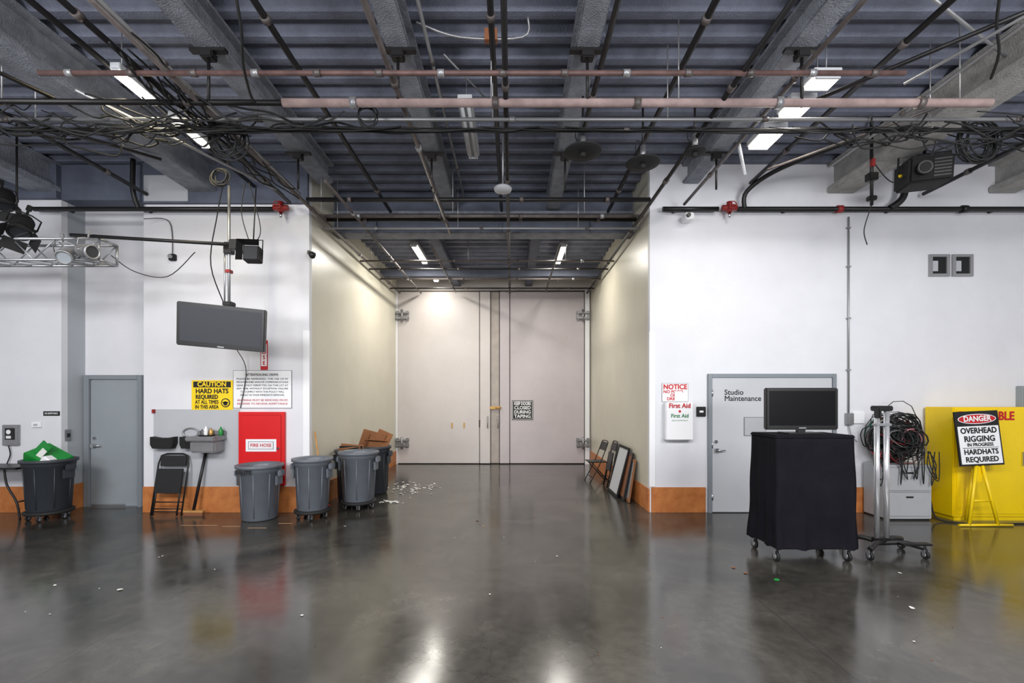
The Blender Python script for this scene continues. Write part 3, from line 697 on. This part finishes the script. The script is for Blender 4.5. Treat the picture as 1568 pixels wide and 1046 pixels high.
for x in (-3.52, 3.31):
    b = B('sprinkler_valve'); b.cyl((x-.11, 6.96, 4.67), (x+.11, 6.96, 4.67), .042, m_redm); b.cyl((x, 6.96, 4.6), (x, 6.96, 4.76), .042, m_redm)
    b.cyl((x, 6.96, 4.6), (x, 6.96, 4.52), .02, m_chrome); b.cyl((x, 6.89, 4.67), (x, 7.0, 4.67), .035, m_redm)
    b.tube([(x+.05*math.cos(a), 6.84, 4.67+.05*math.sin(a)) for a in [2*math.pi*k/14 for k in range(14)]], .008, m_redm, 6, closed=True); b.cyl((x, 6.89, 4.67), (x, 6.84, 4.67), .012, m_redm); b.box(x-.05, x+.05, 6.836, 6.844, 4.664, 4.676, m_redm); b.done()
b = B('ceiling_conduit'); b.tube(spline([(-.9, 4.3, 5.3), (-.5, 4.35, 5.2), (.1, 4.35, 5.2), (.15, 4.3, 5.35)], 5), .010, m_cond)
b.box(-.26, -.14, 4.3, 4.36, 5.14, 5.25, m_dull); b.tube([(-.7, 4.7, 5.3), (-.3, 5.4, 5.3)], .010, m_cond); b.done()

# cables along grid
def droop(b, p0, p1, sag, r, m, n=5, jit=.03):
    P = []
    for k in range(n+1):
        t = k/n; p = Vector(p0).lerp(Vector(p1), t); p.z -= sag*4*t*(1-t)
        if 0 < k < n: p += Vector((R.uniform(-jit, jit), R.uniform(-jit, jit), R.uniform(-jit, jit)))
        P.append(p)
    b.tube(spline(P, 4), r, m, 6)
b = B('overhead_cable_bundle')
for k in range(55):
    x0 = R.uniform(-7.5, 6.5); L = R.uniform(.6, 2.4)
    droop(b, (x0, 4.72+R.uniform(-.04, .04), 4.55), (min(x0+L, 7.5), 4.72+R.uniform(-.04, .04), 4.55), R.uniform(.0, .05), R.choice((.005, .007, .009)), m_rubber, 6, .012)
for k in range(42):
    x0 = R.gauss(-4.4, 1.1); droop(b, (x0, R.uniform(4.3, 4.9), R.uniform(4.5, 4.72)), (x0+R.uniform(.4, 1.5), R.uniform(4.4, 5.0), R.uniform(4.5, 4.65)), R.uniform(.02, .18), R.choice((.006, .009, .011)), m_rubber, 6, .05)
for k in range(36):
    x0 = R.uniform(3.0, 6.0); droop(b, (x0, R.uniform(4.5, 5.0), R.uniform(4.5, 4.62)), (x0+R.uniform(.4, 1.5), R.uniform(4.5, 5.0), R.uniform(4.5, 4.62)), R.uniform(.02, .22), R.choice((.006, .009)), m_rubber, 6, .05)
for k in range(20):
    y0 = R.uniform(3.6, 5.5); x = -3.1+R.uniform(-.2, .1)
    droop(b, (x, y0, 4.66), (x+R.uniform(-.1, .1), y0+R.uniform(.8, 1.6), 4.64), R.uniform(.02, .12), .009, m_rubber, 5, .04)
droop(b, (-1.9, 3.0, 5.0), (-2.5, 4.5, 4.65), .3, .012, m_rubber, 6, .02); droop(b, (-1.9, 3.0, 5.0), (-1.2, 3.6, 5.1), .2, .012, m_rubber)
droop(b, (3.5, 3.2, 5.3), (4.4, 4.2, 4.7), .1, .012, m_rubber)
b.done()
def coil(name, c, r, n, axis='Y', m=m_rubber, tr=.008):
    b = B(name)
    for k in range(n):
        rr = r*R.uniform(.8, 1.1); dx, dz, dy = [R.uniform(-.25, .25)*r for _ in range(3)]; ph = R.uniform(0, 6)
        b.tube([(c[0]+dx+rr*math.cos(a), c[1]+dy*.5+.03*math.sin(a+ph), c[2]+dz+rr*1.1*math.sin(a)) for a in [2*math.pi*j/22 for j in range(22)]], tr, m, 6, closed=True)
    b.done()
coil('cable_coil', (4.95, 4.85, 4.48), .19, 11)
coil('cable_coil', (-3.05, 4.9, 4.55), .18, 7)
coil('cable_coil', (-1.43, 4.50, 4.55), .09, 4, tr=.006)
coil('cable_coil', (-3.8, 5.95, 4.65), .1, 7, tr=.006)
coil('cable_coil', (6.0, 4.8, 4.55), .22, 8)
b = B('hanging_cable')
def hang(pts, r=.008): b.tube(spline(pts, 6), r, m_rubber, 6)
hang([(-3.75, 5.95, 4.6), (-3.9, 6.05, 4.2), (-4.15, 6.3, 3.6), (-4.12, 6.6, 3.0), (-4.05, 6.3, 2.75)])
hang([(-4.15, 6.9, 2.2+.3), (-4.1, 7.05, 2.2), (-4.2, 7.07, 1.62)], .006)
hang([(-5.6, 6.95, 4.5), (-5.3, 7.07, 4.5), (-5.25, 7.07, 3.95)], .006)
hang([(-5.7, 6.5, 3.8), (-5.45, 6.6, 3.6), (-4.9, 6.5, 3.5), (-4.3, 6.2, 3.75)], .006)
hang([(-3.44, 6.0, 3.8), (-3.55, 6.0, 4.2), (-3.5, 6.0, 4.6)], .006); hang([(-3.38, 6.0, 3.8), (-3.3, 6.0, 4.0), (-3.45, 6.0, 4.6)], .006)
hang([(4.72, 6.0, 4.3), (4.66, 6.05, 4.0), (4.7, 6.05, 3.8)], .007)
hang([(4.72, 6.0, 4.9), (5.0, 6.0, 4.6), (5.3, 6.0, 4.8)], .007)
b.done()

# truss + pipe left
b = B('lighting_truss')
ty, tz, w = 6.0, 3.68, .27
x0, x1 = -9.2, -5.30
for dy in (-w/2, w/2):
    for dz in (-w/2, w/2): b.cyl((x0, ty+dy, tz+dz), (x1, ty+dy, tz+dz), .018, m_alu)
n = 14; st = (x1-x0)/n
for k in range(n):
    a = x0+st*k
    for dy in (-w/2, w/2):
        b.cyl((a, ty+dy, tz-w/2*(1 if k % 2 else -1)), (a+st, ty+dy, tz+w/2*(1 if k % 2 else -1)), .009, m_alu, seg=8)
    b.cyl((a, ty-w/2, tz-w/2), (a+st, ty+w/2, tz-w/2), .009, m_alu, seg=8); b.cyl((a, ty+w/2, tz+w/2), (a+st, ty-w/2, tz+w/2), .009, m_alu, seg=8)
for x in (x0, x1):
    for dz in (-w/2, w/2): b.cyl((x, ty-w/2, tz+dz), (x, ty+w/2, tz+dz), .016, m_alu)
    for dy in (-w/2, w/2): b.cyl((x, ty+dy, tz-w/2), (x, ty+dy, tz+w/2), .016, m_alu)
for x in (-7.8, -6.5): b.cyl((x, ty, tz+.1), (x, ty, 5.4), .012, m_pipeb)
b.done()
b = B('lighting_bar'); b.cyl((-5.6, 5.8, 3.84), (-3.6, 6.03, 3.79), .022, m_pipeb); b.box(-3.72, -3.6, 5.99, 6.07, 3.72, 3.86, m_pipeb, bev=.01)
b.done()

def stage_light(loc, rot, s=1., m=m_blackm, lens=m_lens, barn=True):
    b = B('stage_light')
    b.lathe([(0, -.16), (.09, -.16), (.11, -.12), (.11, .1), (.125, .1), (.125, .16), (.105, .16), (.105, .13)], (0, 0, 0), m, 24, T=Matrix.Rotation(math.pi/2, 4, 'X'))
    b.cyl((0, -.125, 0), (0, -.135, 0), .104, lens, seg=24)
    for k in range(5): b.tube([(.113*math.cos(a), .1-.04*k, .113*math.sin(a)) for a in [2*math.pi*j/20 for j in range(20)]], .004, m, 4, closed=True)
    b.tube([(-.15, 0, 0), (-.15, 0, .19), (-.05, 0, .23), (.05, 0, .23), (.15, 0, .19), (.15, 0, 0)], .01, m, 6)
    b.cyl((-.15, 0, 0), (-.1, 0, 0), .02, m); b.cyl((.15, 0, 0), (.1, 0, 0), .02, m)
    b.cyl((0, 0, .23), (0, 0, .36), .014, m); b.box(-.03, .03, -.03, .03, .3, .37, m, bev=.008)
    if barn:
        for k in range(4):
            T = Matrix.Rotation(k*math.pi/2, 4, 'Y') @ Matrix.Translation((0, -.16, .12)) @ Matrix.Rotation(-.6, 4, 'X')
            b.box(-.12, .12, -.16, 0, 0, .004, m, T=T)
    bmesh.ops.scale(b.bm, vec=(s, s, s), verts=b.bm.verts)
    return b.done(loc=loc, rot=rot)
stage_light((-6.33, 5.9, 3.99), (math.radians(55), math.radians(15), .9), .95)
stage_light((-6.6, 5.95, 4.36), (math.radians(60), 0, .7), .8)
stage_light((-6.95, 6.0, 4.0), (math.radians(60), 0, 1.3), .8)
stage_light((-5.62, 5.76, 3.58), (math.radians(35), 0, .5), .7, m_cond, m_lensw, False)
stage_light((-5.36, 5.76, 3.62), (math.radians(10), 0, 1.3), .7, m_cond, m_lens, False)
# square floodlight
b = B('hanging_floodlight')
b.box(-.1, .1, 0, .14, -.1, .1, m_blackm, bev=.01)
for k in range(4):
    T = Matrix.Rotation(k*math.pi/2, 4, 'Y')
    vs = [b.bm.verts.new(T @ Vector(p)) for p in ((-.1, 0, .1), (.1, 0, .1), (.14, -.1, .14), (-.14, -.1, .14))]
    b.face(vs, m_blackm if k % 2 else m_black)
b.box(-.085, .085, -.004, 0, -.085, .085, m_lens)
b.tube([(-.12, .06, 0), (-.12, .06, .2), (.12, .06, .2), (.12, .06, 0)], .008, m_blackm); b.cyl((0, .06, .2), (0, .06, .93), .008, m_pipeb)
b.done(loc=(-3.43, 6.0, 3.68), rot=(-.1, 0, .1))
# CCTV
b = B('security_camera'); b.box(-3.14, -3.09, 7.0, 7.1, 3.98, 4.04, m_black, bev=.008); b.cyl((-3.08, 7.05, 4.0), (-3.02, 6.95, 3.95), .035, m_black); b.lathe([(0, -.05), (.035, -.035), (.05, 0), (.05, .04), (0, .05)], (-3.05, 6.98, 3.95), m_black, 16); b.done()
b = B('security_camera'); b.box(2.62, 2.75, 6.9, 7.1, 4.48, 4.58, m_sign, bev=.01); b.cyl((2.66, 6.9, 4.53), (2.66, 6.86, 4.53), .03, m_black); b.done()
b = B('junction_box'); b.box(-5.3, -5.2, 7.04, 7.1, 3.9, 4.0, m_blackm, bev=.01); b.cyl((-5.25, 7.04, 3.95), (-5.25, 7.0, 3.95), .03, m_cond); b.done()

# discs
for x, y, z, r in ((.76, 4.9, 4.40, .2), (1.46, 5.1, 4.38, .19), (2.0, 5.0, 4.45, .12)):
    b = B('pendant_disc_lamp')
    b.lathe([(0, 0), (r*.5, -.004), (r*.97, 0), (r, .008), (r*.97, .016), (r*.4, .03), (.05, .06), (0, .06)], (x, y, z), m_blackm, 36)
    b.cyl((x, y, z+.05), (x, y, z+.2), .03, m_cond); b.cyl((x, y, z), (x, y, z-.05), .035, m_blackm, r2=.025)
    b.cyl((x, y, z+.15), (x, y, 5.0), .012, m_pipeb); b.tube(spline([(x, y, z+.2), (x-.06, y, z+.26), (x-.08, y, z+.16), (x-.02, y, z+.08)], 5), .005, m_rubber, 6)
    b.done()
b = B('smoke_detector'); b.lathe([(0, 0), (.05, 0), (.11, .02), (.12, .05), (.1, .07), (.03, .08), (0, .08)], (-.12, 6.0, 4.47), m_fix, 28); b.cyl((-.12, 6, 4.54), (-.12, 6, 5.4), .01, m_cond); b.done()
# projector right
b = B('hanging_projector'); b.box(-.24, .24, -.2, .22, -.17, .17, m_blackm, bev=.03); b.cyl((-.1, -.2, 0), (-.1, -.27, 0), .08, m_black, seg=24); b.cyl((-.1, -.27, 0), (-.1, -.275, 0), .06, m_screen2, seg=24)
for k in range(6): b.box(.02, .2, -.206, -.2, -.11+.04*k, -.09+.04*k, m_black)
b.tube([(-.28, 0, -.02), (-.28, 0, .24), (.28, 0, .24), (.28, 0, -.02)], .014, m_blackm); b.cyl((-.28, 0, 0), (-.22, 0, 0), .02, m_yel); b.cyl((.28, 0, 0), (.22, 0, 0), .04, m_blackm)
b.cyl((0, 0, .24), (0, 0, .6), .02, m_pipeb); b.done(loc=(5.4, 6.0, 4.72), rot=(.1, 0, -.3))
b = B('drop_pole'); b.cyl((4.72, 6, 4.3), (4.72, 6, 5.4), .02, m_pipeb); b.box(4.66, 4.78, 5.95, 6.05, 4.62, 4.72, m_pipeb, bev=.01); b.box(4.67, 4.77, 5.96, 6.04, 4.36, 4.42, m_pipeb, bev=.01); b.box(4.70, 4.74, 5.96, 6.0, 4.8, 4.9, m_redm); b.done()
b = B('drop_pole'); b.tube([(2.62, 5.3, 4.75), (2.70, 5.3, 4.35)], .02, m_fix); b.done()

# ------------------------------------------------------------------ lights
def fluoro(x, y, z, ln=1.2, power=0, col=(1, .96, .88), on=True, wd=.16):
    b = B('fluorescent_light'); b.box(x-wd/2, x+wd/2, y-ln/2, y+ln/2, z+.02, z+.09, m_fix, bev=.006)
    nt = max(2, int(wd/.07))
    for i in range(nt):
        dx = (i-(nt-1)/2)*.07; b.cyl((x+dx, y-ln/2+.02, z), (x+dx, y+ln/2-.02, z), .02, m_glow if on else m_fix, seg=10)
    for yy in (y-ln/2, y+ln/2-.02): b.box(x-wd/2+.02, x+wd/2-.02, yy, yy+.02, z-.02, z+.03, m_fix)
    for yy in (y-ln/3, y+ln/3): b.cyl((x, yy, z+.08), (x, yy, min(z+.5, 5.05 if y > 8.4 else 5.39)), .005, m_cond)
    b.done()
    if power:
        l = bpy.data.lights.new('fluorescent_glow', 'AREA'); l.shape = 'RECTANGLE'; l.size = wd*.8; l.size_y = ln-.1; l.energy = power; l.color = col
        o = bpy.data.objects.new('fluorescent_glow', l); sc.collection.objects.link(o); o.location = (x, y, z-.03)
fluoro(-2.0, 9.9, 4.88, 1.2, 80)
fluoro(1.05, 9.9, 4.88, 1.2, 64)
fluoro(-2.0, 11.7, 4.88, .8, 22)
fluoro(3.13, 5.62, 4.95, .42, 10, (1, .97, .9), wd=.28)
fluoro(3.13, 5.03, 4.95, .28, 8, (1, .97, .9), wd=.28)
fluoro(3.13, 4.62, 4.95, .2, 5, (1, .97, .9), wd=.28)
fluoro(-3.87, 5.5, 4.95, .6, 16, (1, .86, .55), wd=.10)
fluoro(-3.87, 4.7, 4.95, .5, 12, (1, .86, .55), wd=.10)
fluoro(-.52, 5.6, 5.02, 1.15, 0, on=False)

def area(name, loc, rot, sx, sy, e, col=(1, 1, 1)):
    l = bpy.data.lights.new(name, 'AREA'); l.shape = 'RECTANGLE'; l.size = sx; l.size_y = sy; l.energy = e; l.color = col
    o = bpy.data.objects.new(name, l); sc.collection.objects.link(o); o.location = loc; o.rotation_euler = rot
for x in (-5, 0, 5): area('studio_ceiling_lamp', (x, -.5, 4.85), (math.radians(32), 0, 0), 3, 1.5, 345, (.99, .99, 1))
for x in (-4.5, 4.5): area('added_ceiling_fill', (x, -1.5, 2.6), (math.radians(142), 0, 0), 2.5, 1.2, 290, (.96, .975, 1))  # added fill behind the camera to brighten the ceiling, not a real fixture

w = bpy.data.worlds.new('world'); sc.world = w; w.use_nodes = True
w.node_tree.nodes['Background'].inputs[0].default_value = (.7, .75, .85, 1); w.node_tree.nodes['Background'].inputs[1].default_value = .3

# ------------------------------------------------------------------ litter & tape
b = B('floor_litter')
def scrap(x, y, s, m):
    T = Matrix.Translation((x, y, .004)) @ Matrix.Rotation(R.uniform(0, 6), 4, 'Z') @ Matrix.Rotation(R.uniform(-.1, .1), 4, 'X')
    t = bmesh.new(); n = 6
    t.faces.new([t.verts.new((s*R.uniform(.5, 1)*math.cos(2*math.pi*k/n), s*R.uniform(.5, 1)*math.sin(2*math.pi*k/n), R.uniform(0, .2)*s)) for k in range(n)]); b.merge(t, m, T)
for k in range(80): scrap(-1.95+R.gauss(0, .22), 9.1+R.gauss(0, .3), R.uniform(.015, .05), m_litter)
for k in range(18): scrap(-2.05+R.gauss(0, .09), 7.78+R.gauss(0, .08), R.uniform(.02, .07), m_litter)
for x, y, s, m in ((-.5, 6.6, .03, m_dull), (-.4, 6.3, .02, m_wood), (2.56, 4.42, .035, m_green), (3.35, 3.83, .03, m_litter), (2.35, 4.6, .03, m_dull), (2.3, 4.75, .025, m_dull), (-3.6, 4.2, .03, m_litter), (-1.7, 3.7, .015, m_litter), (-2.3, 6.3, .025, m_litter), (1.1, 7.8, .02, m_dull), (-.2, 4.1, .012, m_litter), (.5, 5.1, .015, m_litter), (2.9, 3.3, .012, m_litter), (3.9, 4.6, .02, m_litter), (-3.9, 5.1, .02, m_litter), (-4.3, 4.3, .02, m_litter)): scrap(x, y, s, m)
for k in range(60): scrap(R.uniform(-4.5, 5), R.uniform(2.6, 7), R.uniform(.004, .010), R.choice((m_litter, m_dull, m_dull)))
b.done()
b = B('floor_tape_marks')
for x0, x1, y in ((-4.6, -4.1, 6.35), (-4.0, -3.75, 6.3), (-3.6, -3.35, 6.22), (-3.3, -3.1, 6.45)): b.box(x0, x1, y, y+.015, .0005, .002, m_tape)
b.done()

# ------------------------------------------------------------------ camera
cam = bpy.data.cameras.new('camera'); cam.sensor_width = 36; cam.lens = 700/1568*36; cam.shift_y = 89/1568; cam.clip_start = .05
co = bpy.data.objects.new('camera', cam); sc.collection.objects.link(co); co.location = (0, 0, 1.75); co.rotation_euler = (math.pi/2, 0, 0)
sc.camera = co
